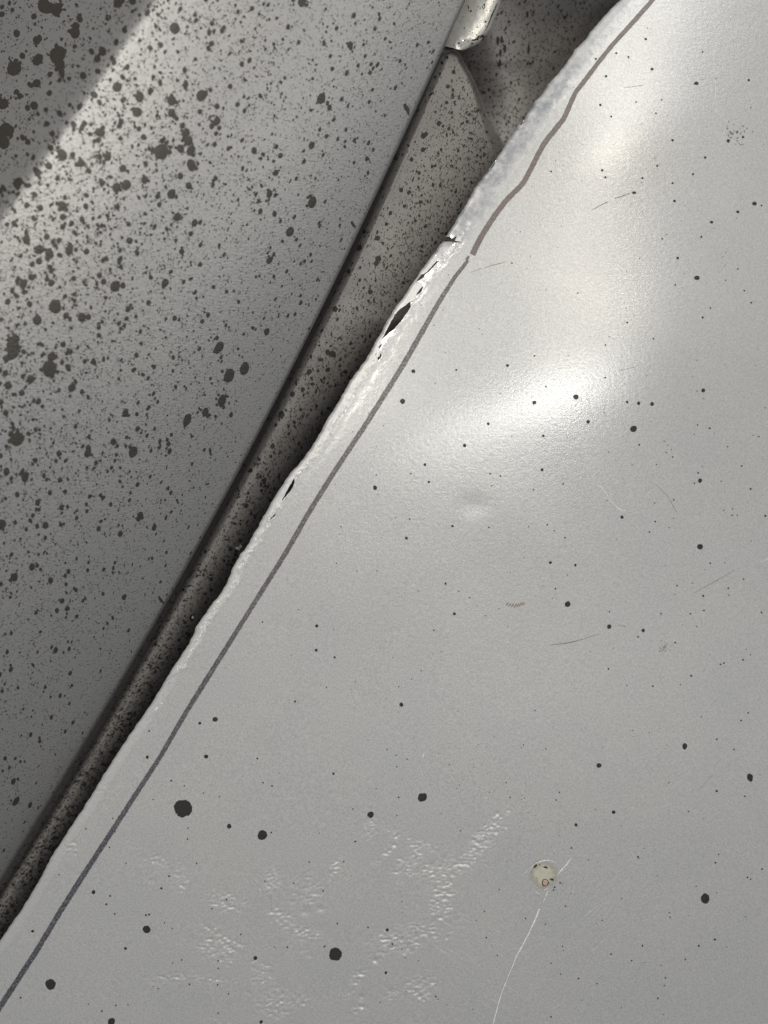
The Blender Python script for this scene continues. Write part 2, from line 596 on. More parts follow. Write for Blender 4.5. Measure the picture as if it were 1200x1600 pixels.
def bare_attr(o, x, y):
    off = x - edge(y)
    a = smooth(46, 24, off + 9 * NA.fbm(x / 22.0, y / 22.0, 2)) * smooth(470, 330, y) * (0.35 + .65 * smooth(30, 170, y))
    a = np.maximum(a, .35 * smooth(14, 6, off) * smooth(470, 520, y) * smooth(900, 700, y))
    at = o.data.attributes.new("bare", 'FLOAT', 'POINT')
    at.data.foreach_set("value", a.astype(np.float32).reshape(-1))


bare_attr(panel_o, np.concatenate([lip_x, Xg], 1), np.repeat(rows[:, None], ncp, 1))

pit = np.where((Yg > 1150) & (Xg > 0) & (Xg < 860), pit_mask(Xg, Yg), 0)
at = panel_o.data.attributes.new("pitted", 'FLOAT', 'POINT')
at.data.foreach_set("value", np.concatenate([np.zeros((len(rows), 2)), pit], 1).astype(np.float32).reshape(-1))

# rolled edge strip: underside, curl and face up to the parting line
R = 6.0
prof = []
prof += [(7.0, -20.0), (4.0, -18.5), (1.0, -15.5), (0.0, -12.0)]
for k in range(0, 7):
    a = k / 6 * math.pi / 2
    prof.append((R * (1 - math.cos(a)), -R * (1 - math.sin(a))))
n_in = 11
HX, HZ, HY = [], [], []
for (px_, pz_) in prof[:-1]:
    x = E + px_
    zc = silver_z(E + np.maximum(px_, 0.01), rows)
    HX.append(x)
    HZ.append(zc + pz_)
for k in range(n_in + 1):
    t = k / n_in
    x = (E + R * .999) * (1 - t) + g1 * t
    x = np.where(g1 < E + R, E + (g1 - E) * (0.6 + .4 * t), x)
    HX.append(x)
    oo = np.clip((x - E) / R, 0, 1)
    HZ.append(silver_z(x, rows) - R * (1 - np.sqrt(np.clip(1 - (1 - oo) ** 2, 0, 1))))
HX.append(g1 - .4)
HZ.append(HZ[-1] - 3.0)
HX = np.stack(HX, 1)
HZ = np.stack(HZ, 1)
HYg = np.repeat(rows[:, None], HX.shape[1], 1)
# the notch torn straight across the rolled edge
skip = np.zeros((len(rows) - 1, HX.shape[1] - 1), bool)
nz = np.exp(-((rows - 373) / 9.0) ** 2)
HZ = HZ - (nz * 3.0)[:, None] * smooth(26, 4, HX - E[:, None])
skip[:, -1] = ~open_seg
ymid = .5 * (rows[1:] + rows[:-1])
cut = np.abs(ymid - 373.5) < 3.6
skip[cut, :] = True
hem = make_obj("rolled_edge", to_world(HX, HYg, HZ).reshape(-1, 3), grid_faces(len(rows), HX.shape[1], skip), M_EDGE, silver, B_SILVER)
bare_attr(hem, HX, HYg)


# ------------------------------------------------------------------ flat marks that follow a surface
def blob_outline(r, n, rough, elong=1.0, ang=0.0, rs=None):
    rs = rs or random
    th = np.linspace(0, 2 * np.pi, n, endpoint=False)
    rad = np.ones(n)
    for k in (2, 3, 4, 5):
        rad += rough * .5 / k * 2 * rs.uniform(-1, 1) * np.cos(k * th + rs.uniform(0, 6.28))
    rad += np.array([rs.uniform(-1, 1) for _ in range(n)]) * rough * .55
    x = r * rad * np.cos(th) * math.sqrt(elong)
    y = r * rad * np.sin(th) / math.sqrt(elong)
    c, s = math.cos(ang), math.sin(ang)
    return x * c - y * s, x * s + y * c


class Marks:
    """collects flat irregular patches lying on a height function"""
    def __init__(self, zf, lift=.5):
        self.zf, self.lift = zf, lift
        self.v, self.f, self.n = [], [], 0

    def add(self, cx, cy, ox, oy, rings=1, dome=0.0):
        n = len(ox)
        xs, ys, lf = [np.array([cx])], [np.array([cy])], [np.array([self.lift + dome])]
        for k in range(1, rings + 1):
            t = k / rings
            xs.append(cx + ox * t)
            ys.append(cy + oy * t)
            lf.append(np.full(n, self.lift + dome * (1 - t * t)))
        self.v.append((np.concatenate(xs), np.concatenate(ys), np.concatenate(lf)))
        b = self.n
        for i in range(n):
            self.f.append((b, b + 1 + (i + 1) % n, b + 1 + i))
        for k in range(1, rings):
            p, q = b + 1 + (k - 1) * n, b + 1 + k * n
            for i in range(n):
                j = (i + 1) % n
                self.f.append((p + i, p + j, q + j, q + i))
        self.n += 1 + n * rings

    def strip(self, pts, widths, across=3, jitter=.06, streak=None):
        pts = np.array(pts, float)
        seg = np.hypot(*np.diff(pts, axis=0).T)
        s = np.concatenate([[0], np.cumsum(seg)])
        m = max(2, int(s[-1] / 2.0))
        t = np.linspace(0, s[-1], m)
        x = np.interp(t, s, pts[:, 0])
        y = np.interp(t, s, pts[:, 1])
        if m > 12:
            k = np.ones(7) / 7
            pad = lambda a: np.convolve(np.concatenate([np.full(3, a[0]) + (a[0] - a[1]) * np.array([3, 2, 1]), a, np.full(3, a[-1]) + (a[-1] - a[-2]) * np.array([1, 2, 3])]), k, 'valid')
            x, y = pad(x), pad(y)
        wd = np.interp(t, np.linspace(0, s[-1], len(widths)), widths)
        tx, ty = np.gradient(x), np.gradient(y)
        L = np.hypot(tx, ty) + 1e-9
        nx, ny = -ty / L, tx / L
        l = wd * .5 * (1 + jitter * 2 * NA.fbm(t / 5.0, 2.2 + 0 * t, 2))
        r = wd * .5 * (1 + jitter * 2 * NB.fbm(t / 5.0, 7.2 + 0 * t, 2))
        b = self.n
        X, Y = [], []
        for k in range(across + 1):
            q = k / across
            off = -l * (1 - q) + r * q
            X.append(x + nx * off)
            Y.append(y + ny * off)
        X, Y = np.stack(X, 1).reshape(-1), np.stack(Y, 1).reshape(-1)
        self.v.append((X, Y, np.full(len(X), self.lift)))
        nc = across + 1
        for i in range(m - 1):
            for k in range(across):
                a = b + i * nc + k
                self.f.append((a, a + 1, a + nc + 1, a + nc))
        self.n += m * nc

    def build(self, name, mat, parent, base):
        x = np.concatenate([a for a, _, _ in self.v])
        y = np.concatenate([a for _, a, _ in self.v])
        l = np.concatenate([a for _, _, a in self.v])
        return make_obj(name, to_world(x, y, self.zf(x, y) + l), self.f, mat, parent, base)


# black drops on the silver panel: x, y, half-width, half-height
SILVER_SPOTS = """286,1263,14 410,1305,7.5 660,1246,7 579,1273,5 524,1491,10 358,1291,3.5 229,1452,6 79,1538,8 174,1597,6 399,1497,3 605,1453,2.5
603,1520,2.2 146,1394,3 196,1482,2.3 336,1124,3.8 322,1182,3.2 312,1130,2.4 230,1183,2.5 627,1101,3.2 461,1096,1.7 51,1455,2.3 172,1400,1.5 166,1413,1.6
179,1428,1.3 228,1430,1.5 233,1429,1.6 252,1388,1.8 264,1369,1.5 646,580,3 629,627,4 713,578,1.6 793,571,2.3 763,662,2.3 726,696,2.8 664,726,2.3
642,740,1.4 670,753,2 586,762,3.4 588,742,1.1 766,740,1.4 782,744,1.4 768,759,1 640,811,1.4 635,841,2.4 707,822,2 764,824,1.3 533,823,1.1 526,880,1
589,892,1 696,912,1.8 710,959,2.4 495,978,2.5 494,1016,2.3 523,1027,1.8 717,924,1 734,934,1 759,962,1 658,1048,1 643,1061,.9 410,972,1.2 678,985,1.2
900,620,4 835,629,3 980,628,2 998,630,2.7 1019,631,3 1099,610,3 919,659,2.8 990,670,5 849,681,2 999,695,1.5 835,556,1.4 946,539,1.3 946,590,1.4
853,604,1.3 944,645,1 847,734,2.4 1109,669,1.6 1090,664,1.2 1094,751,3.2 1091,739,1.4 1085,755,1.2 1051,714,1.3 1041,707,1 1026,726,1 1173,764,1.6
1137,698,1.1 1053,781,1.2 1023,786,1 972,808,2.6 1024,815,1.4 1015,831,1.3 1094,854,4.4 860,879,2.4 899,883,2 855,820,1.3 826,823,1 866,829,1 883,840,1.4
880,756,1.3 834,765,1.2 887,944,4.4 952,979,3.4 1005,985,2.7 997,995,1.4 1055,1004,1.5 952,956,1.2 868,920,1.3 1099,931,1.7 1058,915,1.3 1082,911,1
1162,905,1.3 1138,919,1.4 1139,930,1 1100,954,1.4 1079,959,1.3 1033,959,1.3 1190,957,1.4 1089,979,1 1126,1038,1.4 1131,1036,1.4 1161,1031,1.4 1080,1056,1.7
951,1045,1.4 1173,1023,1 1196,806,1.8 1159,728,1.3 1186,682,1.1 1145,795,1 1144,805,1.2 1152,805,1 1131,797,1 1127,752,1 1110,880,1.3 963,61,0
1009,61,2 963,83,1.6 982,89,1.6 931,92,1.7 1019,108,2.4 947,119,2 1088,130,3.6,2.6 1170,125,2 938,164,2 955,182,1.6 994,159,1.3 1025,177,1.3 1034,156,1.2
1051,219,2 1102,246,2 1083,272,1.7 1027,259,1.7 1004,278,1.7 1051,286,1.7 941,266,2 946,277,1.7 861,268,1.5 991,301,3,2.2 1054,314,2.2 1179,318,3.6,3
1190,321,1.5 1153,331,2.7,2.2 1112,347,2.5 1096,370,1.7 1035,373,1.3 1042,366,1 1059,403,2.2 1089,434,4.2,3.4 1055,445,1.3 1153,420,1.3 1134,438,1
1163,454,1.3 1174,473,1.5 1110,481,1.3 1098,496,1.7 980,504,1.5 1021,529,1.3 903,458,1.2 952,526,1 800,411,1.3 1138,220,2.6 1161,214,2 1098,81,1.3
1070,1166,4,4.7 1172,1215,4.7,6.3 936,1196,3.7 959,1269,2.7 900,1289,2.5 1102,1404,6.3,8.3 1120,1236,1.8 1164,1244,1.3 1117,1468,2,1.5 1092,1478,1.6 1020,1072,1.4
1169,1114,1.3 1158,1126,1.4 1096,1120,1 1120,1155,1.4 1147,1171,1.3 874,1238,1.2 869,1250,1.1 1045,1223,1 1076,1268,1.1 893,1325,1.4 997,1339,1.4 1123,1335,1.1
1118,1348,1.4 1191,1358,1.4 884,1416,1.2 1047,1433,1.2 1046,1426,1 1004,1478,1.4 955,1491,1.4 987,1501,1.2 1071,1499,1.3 1040,1528,1.3 1038,1540,1.1 904,1529,1.3
933,1537,1.1 861,1505,1.1 861,1589,1.3 876,1522,1 879,1479,1 941,1438,1 1028,1560,1.4 852,1444,1 821,1435,1.1 1168,1371,1.4 1173,1374,1.1 1088,1385,1,.8
836,1110,1 818,1164,1 853,1170,1 521,1209,1.9 402,1185,1.4 411,1223,1.2 425,1228,1.4 555,1315,1.4 537,1346,1.2 505,1392,1.3 459,1380,1.1 483,1347,1.2 414,1377,1
507,1479,1.8,1.2 449,1480,1.3 429,1480,1 527,1443,1.3 575,1449,1.3 613,1475,1.6 681,1557,1.3 760,1465,1.3 777,1493,1 408,1597,2.6 424,1301,1.4 623,1073,1
510,1074,1 605,1171,1 619,1180,1 636,1186,1.1 620,1198,1 623,1246,1.3 620,1274,1 551,1264,1 719,1298,1 780,1390,1 757,1424,1 791,1223,1 702,1195,1 797,1246,1.2
268,1220,1.1 288,1228,1.1 233,1142,1.4 294,1294,1.1 293,1311,1.2 307,1349,1.2 171,1324,1.2 197,1349,1 376,1460,1.2 341,1501,1.3 341,1513,1.2 284,1500,1.2
357,1553,1.1 247,1545,1.1 341,1583,1.1 32,1559,1.5 181,1571,1.3 159,1580,1.5 138,1569,1 200,1570,1 269,1451,1 257,1442,1 354,1406,1.3 331,1420,1.2 92,1367,1.2
340,1539,1.3 296,1538,1.3 270,1505,1 318,1239,1 343,1245,1 239,1249,1 176,1279,1 134,1295,1.2 296,1107,1 180,1300,1 267,1220,1.2"""
bigs = []
small = Marks(silver_z, .45)
for tok in SILVER_SPOTS.split():
    q = [float(v) for v in tok.split(',')]
    rx, ry = q[2], (q[3] if len(q) > 3 else q[2])
    if rx <= 0:
        continue
    r = math.sqrt(rx * ry)
    n = 36 if r > 6 else (16 if r > 2.5 else 8)
    ox, oy = blob_outline(1.0, n, .12 if r > 6 else .13, 1.0 + random.random() * .12, random.uniform(0, 3))
    if r >= 3.0:
        mk = Marks(silver_z, .5)
        mk.add(q[0], q[1], ox * rx, oy * ry, 2 if r > 6 else 1, .25)
        mk.build("paint_spot", M_BLACK, silver, B_SILVER)
    else:
        small.add(q[0], q[1], ox * rx, oy * ry)
# the finest spray, too small to be counted
for _ in range(660):
    x = random.uniform(420, 1400) if random.random() < .8 else random.uniform(0, 900)
    y = random.uniform(-120, 1720)
    if random.random() > (.25 + .75 * (x / 1200)) or x < edge(np.array(y)) + 26:
        continue
    r = random.uniform(.45, .95)
    ox, oy = blob_outline(r, 6, .2)
    small.add(x, y, ox, oy)
stuff(small.build("paint_specks", M_BLACK, silver, B_SILVER))

# marker line in two strokes
up = [(1040, -26), (1018, 2), (987, 37), (957, 70), (933, 100), (913, 127), (900, 143), (892, 160), (887, 173), (880, 187), (867, 203), (853, 220), (843, 237),
      (830, 263), (817, 287), (800, 304), (790, 314), (770, 341), (750, 373), (738, 398)]
lo = [(731, 407), (710, 434), (687, 470), (657, 523), (630, 570), (597, 623), (567, 670), (523, 736), (483, 800), (447, 863), (400, 938), (320, 1066), (290, 1114),
      (250, 1183), (207, 1249), (167, 1311), (133, 1363), (93, 1426), (57, 1486), (20, 1543), (0, 1573), (-25, 1612)]
mk = Marks(silver_z, .4)
mk.strip(up, [6.5, 7.5, 7, 7.5, 8.5, 8, 8.5, 9.5], 4)
mk.build("marker_line", M_INK_UP, silver, B_SILVER)["label"] = "upper brownish marker stroke with a wavering bend"
mk = Marks(silver_z, .4)
mk.strip([(733, 400), (729, 406)], [3, 5], 2, .15)
mk.strip(lo, [5.5, 8.5, 8.2, 7.8, 8, 7.4, 8, 7.2, 8, 8.6, 8.5, 9], 4)
mk.build("marker_line", M_INK_LO, silver, B_SILVER)["label"] = "long straight dark marker stroke"

# old filler plug with its chips and scratch
patch = Marks(silver_z, .35)
ox, oy = blob_outline(1.0, 30, .10, 1.0)
patch.add(849, 1366, ox * 28, oy * 29, 6, .4)
patch_o = patch.build("filler_patch", M_PATCH, silver, B_SILVER)
at = patch_o.data.attributes.new("film", 'FLOAT', 'POINT')
at.data.foreach_set("value", np.concatenate([[.9]] + [np.full(30, v) for v in (.8, .75, .6, .35, .0, -.4)]).astype(np.float32))
mk = Marks(silver_z, 1.0)
th = np.linspace(0, 2 * np.pi, 17)
mk.strip([(852 + 5.2 * math.cos(a), 1379 + 6.0 * math.sin(a)) for a in th], [2.6, 3.4, 2.8, 2.4], 2, .2)
mk.build("hole_rim", M_RUST, patch_o, B_SILVER)
mk = Marks(silver_z, .9)
ox, oy = blob_outline(1.0, 14, .08)
mk.add(852, 1379, ox * 4.4, oy * 5.4, 2, .6)
mk.build("plug", M_PINK, patch_o, B_SILVER)
mk = Marks(silver_z, 1.0)
for pts, wd in (([(834, 1356), (837, 1353), (839, 1351)], [1.5, 3.5, 2]), ([(843, 1352), (844, 1350)], [2, 1.2]), ([(849, 1354.5), (853, 1355), (856, 1356)], [1, 3, 1.5]),
                ([(859, 1373.5), (862, 1374), (865, 1374.5)], [1.5, 3, 3]), ([(874.5, 1379), (876, 1380)], [2, 2.5]), ([(866, 1387), (867.5, 1385)], [2, 2]),
                ([(864, 1391), (866, 1390)], [2, 2]), ([(879, 1381), (880, 1382)], [1.2, 1.2])):
    mk.strip(pts, wd, 2, .2)
mk.build("dark_chips", M_RUST, patch_o, B_SILVER)
mk = Marks(silver_z, .8)
for pts, wd in (([(828, 1361), (833, 1350), (843, 1347), (850, 1343.5), (861, 1345), (870, 1348)], [.6, 1.2, 1.8, 2.2, 1.6, .6]),
                ([(836, 1394), (843, 1397)], [.8, 1.6]), ([(816, 1367), (824, 1361)], [.4, 1.2]), ([(850, 1391), (856, 1387)], [1, 1.6])):
    mk.strip(pts, wd, 2, .2)
mk.build("raised_paint_edge", M_FAINT, patch_o, B_SILVER)
mk = Marks(silver_z, .6)
mk.strip([(893, 1341), (884, 1352), (873, 1364), (870, 1369)], [1.0, 2.4, 1.8, .8], 2, .25)
mk.strip([(856, 1392), (852, 1403), (848, 1411)], [1.2, 1.0, .7], 2, .25)
mk.strip([(843, 1420), (836, 1437), (828, 1455), (814, 1482), (807, 1493), (802, 1507), (792, 1530), (781, 1560), (770, 1602)], [2.6, 2.0, 1.8, 2.2, 1.4, 1.4, 1.5, 1.8, 1.8], 2, .25)
mk.build("scratch", M_SCRATCH, silver, B_SILVER)["label"] = "long pale scratch running down from the filler patch"
# scuffs
for pts, wd, mat in (
        ([(925, 328), (938, 321), (952, 314)], [.5, 1.4, .8], M_SCUFF), ([(960, 310), (972, 306.5), (983, 303), (988, 300)], [1, 2, 1.6, .6], M_BROWN),
        ([(735, 426), (752, 419)], [.5, 1.2], M_BROWN), ([(756, 418), (772, 414), (791, 409)], [.6, 1.4, .6], M_BROWN),
        ([(966, 578), (985, 576), (998, 570)], [.5, .9, .4], M_SCUFF), ([(860, 1008), (876, 1006), (900, 1002), (938, 990)], [.5, 1.6, .8, .4], M_SCUFF),
        ([(966, 977), (978, 979)], [.5, 1.1], M_SCUFF), ([(1026, 758), (1045, 777), (1057, 800)], [.3, .6, .9], M_SCUFF),
        ([(975, 137), (1005, 133)], [.4, .9], M_SCUFF), ([(1112, 1213), (1090, 1237)], [.3, .3], M_SCUFF), ([(1082, 928), (1118, 908), (1150, 890)], [.3, .8, .3], M_SCUFF)):
    mk = Marks(silver_z, .45)
    mk.strip(pts, wd, 2, .35)
    mk.build("scuff", mat, silver, B_SILVER)
mk = Marks(silver_z, .5)
for _ in range(46):   # soft grey rub right of the middle
    a, d = random.uniform(0, 6.28), abs(random.gauss(0, 1))
    x, y = 1038 + 8 * d * math.cos(a), 1013 + 9 * d * math.sin(a)
    mk.strip([(x, y), (x + random.uniform(-1.5, 3), y + random.uniform(-3, 1))], [.5, .6], 1)
for _ in range(30):   # dark crumbs top right
    x, y = random.gauss(1150, 11), random.gauss(207, 8)
    ox, oy = blob_outline(random.uniform(.6, 1.9), 7, .3, 1.5, random.uniform(0, 3))
    mk.add(x, y, ox, oy)
mk.strip([(1153, 222), (1157, 226), (1163, 225)], [.8, 1.6, .6], 2)
for _ in range(90):   # faint dust on the rubbed stretches
    x, y = random.gauss(725, 55), random.gauss(1215, 28)
    ox, oy = blob_outline(random.uniform(.4, .9), 6, .3)
    mk.add(x, y, ox, oy)
for _ in range(60):
    x = random.uniform(790, 880)
    y = 1240 + (x - 790) * .9 + random.gauss(0, 16)
    ox, oy = blob_outline(random.uniform(.4, .8), 6, .3)
    mk.add(x, y, ox, oy)
stuff(mk.build("scuff_marks", M_SCUFF, silver, B_SILVER))
mk = Marks(silver_z, .45)
ox, oy = blob_outline(1, 16, .25, 1.7, .1)
for k in range(7):
    x0 = 790 + k * 4.2
    mk.strip([(x0, 950 - abs(k - 3) * 1.2), (x0 + 4.5, 943 - random.uniform(0, 3))], [1.0, 2.6, 1], 2, .3)
mk.build("brown_smear", M_BROWN, silver, B_SILVER)
mk = Marks(silver_z, .45)
for pts, wd in (([(912, 746), (925, 744), (934, 738)], [.4, .9, .4]), ([(928, 757), (940, 760), (945, 768), (955, 783), (968, 797), (978, 798)], [.4, 1.2, .9, .9, 1.4, .5]),
                ([(678, 866), (684, 861), (690, 860)], [.4, 1, .6]), ([(923, 1488), (945, 1467)], [.3, .9]), ([(905, 1438), (932, 1416)], [.3, .8]), ([(1190, 878), (1202, 872)], [.5, 1.5]),
                ([(985, 1270), (990, 1259)], [.3, .8]), ([(660, 1186), (662, 1178)], [1.5, 1.5]), ([(1113, 90), (1117, 115), (1119, 190)], [.3, .8, .4]), ([(1078, 305), (1086, 297)], [.3, .8])):
    mk = Marks(silver_z, .45)
    mk.strip(pts, wd, 2, .3)
    mk.build("faint_scratch", M_FAINT, silver, B_SILVER)

mk = Marks(silver_z, .4)
for _ in range(26):
    x, y = random.uniform(650, 800), random.uniform(1470, 1590)
    L = random.uniform(20, 70)
    mk.strip([(x, y), (x + L * .8, y + L * .55)], [.15, random.uniform(.3, .6), .15], 1, .3)
for _ in range(14):
    x, y = random.uniform(880, 970), random.uniform(1380, 1450)
    L = random.uniform(12, 40)
    mk.strip([(x, y), (x + L * .7, y - L * .7)], [.15, random.uniform(.3, .6), .15], 1, .3)
stuff(mk.build("rub_scratches", M_FAINT, silver, B_SILVER))
# bare bright nicks on the rolled edge and flakes of paint
for x, y, a, b, an in ((768, 257, 9, 2.2, -57), (760, 268, 5, 1.4, -57), (814, 191, 5, 1.6, -50), (706, 368, 5, 3.6, -40), (707, 382, 3, 1.6, -60), (680, 396, 4, 1.4, -57)):
    mk = Marks(lambda X, Y: silver_z(X, Y) - R * (1 - np.sqrt(np.clip(1 - (1 - np.clip((X - edge(Y)) / R, 0, 1)) ** 2, 0, 1))), .7)
    c, s = math.cos(math.radians(an)), math.sin(math.radians(an))
    ox, oy = blob_outline(1, 12, .2)
    ox, oy = ox * a, oy * b
    px, py = ox * c - oy * s, ox * s + oy * c
    lim = edge(y + py) + 1.0
    mk.add(x + 2, y, np.maximum(px, lim - x - 2), py, 1, .8)
    mk.build("bare_metal_nick", M_METAL, silver, B_SILVER)
# crumbs of cracked paint along the torn seam
mk = Marks(silver_z, .2)
for _ in range(420):
    y = random.choice((random.uniform(540, 1110), random.uniform(380, 1110), random.uniform(700, 1080)))
    if float(NB(y / 26.0, 4.4)) < -.25 or 466 < y < 534 or 746 < y < 784 or 405 < y < 464:
        continue
    ob = float(np.interp(y, [350, 540, 700, 950, 1200], [28, 17, 14, 12, 14]))
    x = float(edge(np.array(y))) + ob + random.gauss(0, 3.2)
    r = random.choice((.7, .9, 1.1, 1.4, 2.0))
    ox, oy = blob_outline(r, 7, .4, random.uniform(1.2, 2.4), random.uniform(1.6, 2.6))
    mk.add(x, y, ox, oy, 1, random.uniform(.3, 1.3))
stuff(mk.build("paint_crumbs", M_CRUMB, silver, B_SILVER))
mk = Marks(silver_z, .35)
for _ in range(40):
    y = random.uniform(385, 1090)
    ob = float(np.interp(y, [350, 540, 700, 950, 1200], [26, 15, 12, 10, 12]))
    x = float(edge(np.array(y))) + ob + random.gauss(0, 3.0)
    a = random.gauss(2.1, .5)
    L = random.uniform(1.5, 5)
    mk.strip([(x, y), (x + L * math.cos(a), y + L * math.sin(a))], [.3, random.uniform(.6, 1.3), .2], 1, .3)
stuff(mk.build("hairline_cracks", M_RUST, silver, B_SILVER))
# the crack that runs on from the notch
mk = Marks(silver_z, .5)
mk.strip([(edge(np.array(373.0)) + 14, 374), (706, 375.5), (714, 378), (721, 378)], [4.5, 3, 1.6, .5], 2, .3)
mk.strip([(682, 410), (686, 408)], [1, .5], 1)
mk.build("crack", M_RUST, silver, B_SILVER)

# ------------------------------------------------------------------ left grained panel
B_LEFT = to_world(np.array(200.0), np.array(700.0), np.array(40.0))
left = thing("splattered_panel", "curved grained grey panel covered in black splatter, creased across its upper corner", "metal panel", B_LEFT)
rows_l = np.arange(-240, 1801, 5.0)
RL = 7.0
prof_l = [(70, -60.0), (40, -56.0), (18, -45.0), (8, -30.0), (2, -16.0)]
for k in range(0, 8):
    a = k / 7 * math.pi / 2
    prof_l.append((RL * (1 - math.cos(a)), -RL * (1 - math.sin(a))))
LX, LZ = [], []
EL = left_edge(rows_l)
for d, dz in prof_l:
    LX.append(EL - d)
    LZ.append(left_z(EL - max(d if dz > -13 else RL, 0), rows_l) + dz)
for d in np.concatenate([np.arange(15, 200, 3.5), np.arange(200, 1250, 5.0)]):
    LX.append(EL - d)
    LZ.append(left_z(EL - d, rows_l))
LX, LZ = np.stack(LX, 1), np.stack(LZ, 1)
LY = np.repeat(rows_l[:, None], LX.shape[1], 1)
keepc = LX[:, 1:] > -330
f = grid_faces(len(rows_l), LX.shape[1], ~keepc[:-1])
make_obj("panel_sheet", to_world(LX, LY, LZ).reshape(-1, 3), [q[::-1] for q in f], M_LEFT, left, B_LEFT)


def left_top(x, y):
    d = np.clip((left_edge(y) - x) / RL, 0, 1)
    return left_z(x, y) - RL * (1 - np.sqrt(np.clip(1 - (1 - d) ** 2, 0, 1)))


LEFT_SPOTS = """68,8,11 78,12,9 88,15,10 117,51,9 119,40,6 26,52,6 57,63,6.5 90,86,14 93,100,9 96,112,6 97,118,4 22,107,12 59,93,9 35,87,5 78,116,4.5 57,130,7 5,162,9 53,165,7
10,203,12 6,223,10 31,150,5 28,285,8 93,177,5 130,118,6 207,2,6 184,4,8 160,80,7 152,92,6 273,44,9 183,136,8 147,148,6 218,151,8 214,175,8 268,157,8 315,149,9.5
268,176,6.5 339,166,5 339,189,7 331,197,5 285,196,5 290,208,7.5 294,220,8 298,235,8 252,237,12.5 282,232,7 299,258,9 97,242,9 155,207,7 79,231,5 76,259,6 59,270,6
127,255,6 168,245,6.5 192,263,6 197,289,8.5 182,293,7.5 226,281,6.5 282,275,5.5 295,290,6 268,303,8 159,286,5 98,322,7.5 183,323,5 134,322,5 63,325,5 277,339,7 304,348,6
298,365,4.5 128,343,5 201,350,4 98,354,5 41,375,7 73,370,5 62,390,7.5 77,396,8 61,408,5.5 108,391,7 135,393,5 202,376,5.5 49,433,5.5 36,444,7 28,435,4 155,430,4.5
162,440,5 80,442,5.5 115,435,4.5 180,447,9 192,446,5 258,442,7 86,479,11 58,500,8 128,496,7.5 138,495,5 103,493,5 12,471,5 46,475,5 200,483,5 232,473,4.5 215,396,4
284,393,5 313,413,4 273,497,4.5 325,492,4.5 316,502,4 353,508,3.2 339,528,4 397,235,5.5 357,232,4 382,173,4 378,100,4.5 394,13,4 347,48,4.5 377,64,3.5 23,530,8
20,540,11 20,552,10 472,3,8 553,24,4.5 547,70,6.3 526,44,3.8 652,70,3.6 590,101,4.5 580,100,3.6 625,95,3.6 542,114,4.5 502,154,9 515,168,5 534,155,4 618,137,4.2
487,227,6.5 510,213,3.8 554,219,4 576,223,4 528,217,3.6 432,229,4.2 438,243,4.8 475,252,4.2 505,242,3.4 573,248,4 431,270,5.5 463,279,3.6 421,303,6.5 488,316,9.5
508,315,3.4 407,330,4.8 429,334,5 460,339,3.8 453,362,8.5 421,407,6.5 469,383,3 448,424,3.6 428,432,3.6 470,473,4.4 417,518,6.5 450,493,3.6 461,491,3.6 496,437,3.4 487,408,3
77,576,13 80,558,7 48,592,6.5 106,573,5 97,566,4 12,602,6 34,614,5 60,627,5 112,606,7 128,612,4.2 146,565,5 342,543,10 358,587,12 382,576,11 347,626,10 321,644,7.5
293,655,9 361,648,4.8 196,645,6.5 213,555,4.4 27,686,11.5 17,678,5 208,706,9 177,690,5.5 137,708,7 138,700,5 150,723,4 215,670,4.6 265,705,5 263,693,4 10,737,6 39,746,7
92,709,4.5 55,719,4.5 94,750,4.5 27,773,4.5 78,770,4.2 59,785,5 102,768,3.6 96,793,4.6 267,770,3.8 215,757,4.2 219,806,7 241,824,5.5 188,834,5.2 71,821,6 3,819,7.5
95,820,3.6 58,822,4 41,827,3.4 154,826,4.2 173,788,3.6 22,902,7 50,886,6 79,907,5.2 107,893,4.2 97,939,4.8 105,951,4.6 89,954,4.2 194,933,5.2 161,928,3.4 87,1016,5
108,1014,3.6 11,1019,3.6 201,985,3.6 120,963,3.6 137,891,3.4 119,922,3.4 17,1046,4.2 110,1052,3.8 21,1221,5.5 25,1252,7.5 47,1258,5 114,1129,3.8 94,1087,3.8
48,1148,3.8 62,1158,3.6 80,1121,3.6 8,1185,3.8 102,1143,3.4 6,1329,3 10,560,6 8,583,5 9,645,5 1,628,5"""


def squash_left(cx, cy, ox, oy):
    """drops on the part that turns away look narrower across the edge"""
    d = float(left_edge(np.array(cy)) - cx)
    k = float(np.interp(d, [0, 30, 160, 420], [.45, .6, .78, 1.0]))
    nx, ny = .885, .465
    t = ox * nx + oy * ny
    return ox - (1 - k) * t * nx, oy - (1 - k) * t * ny


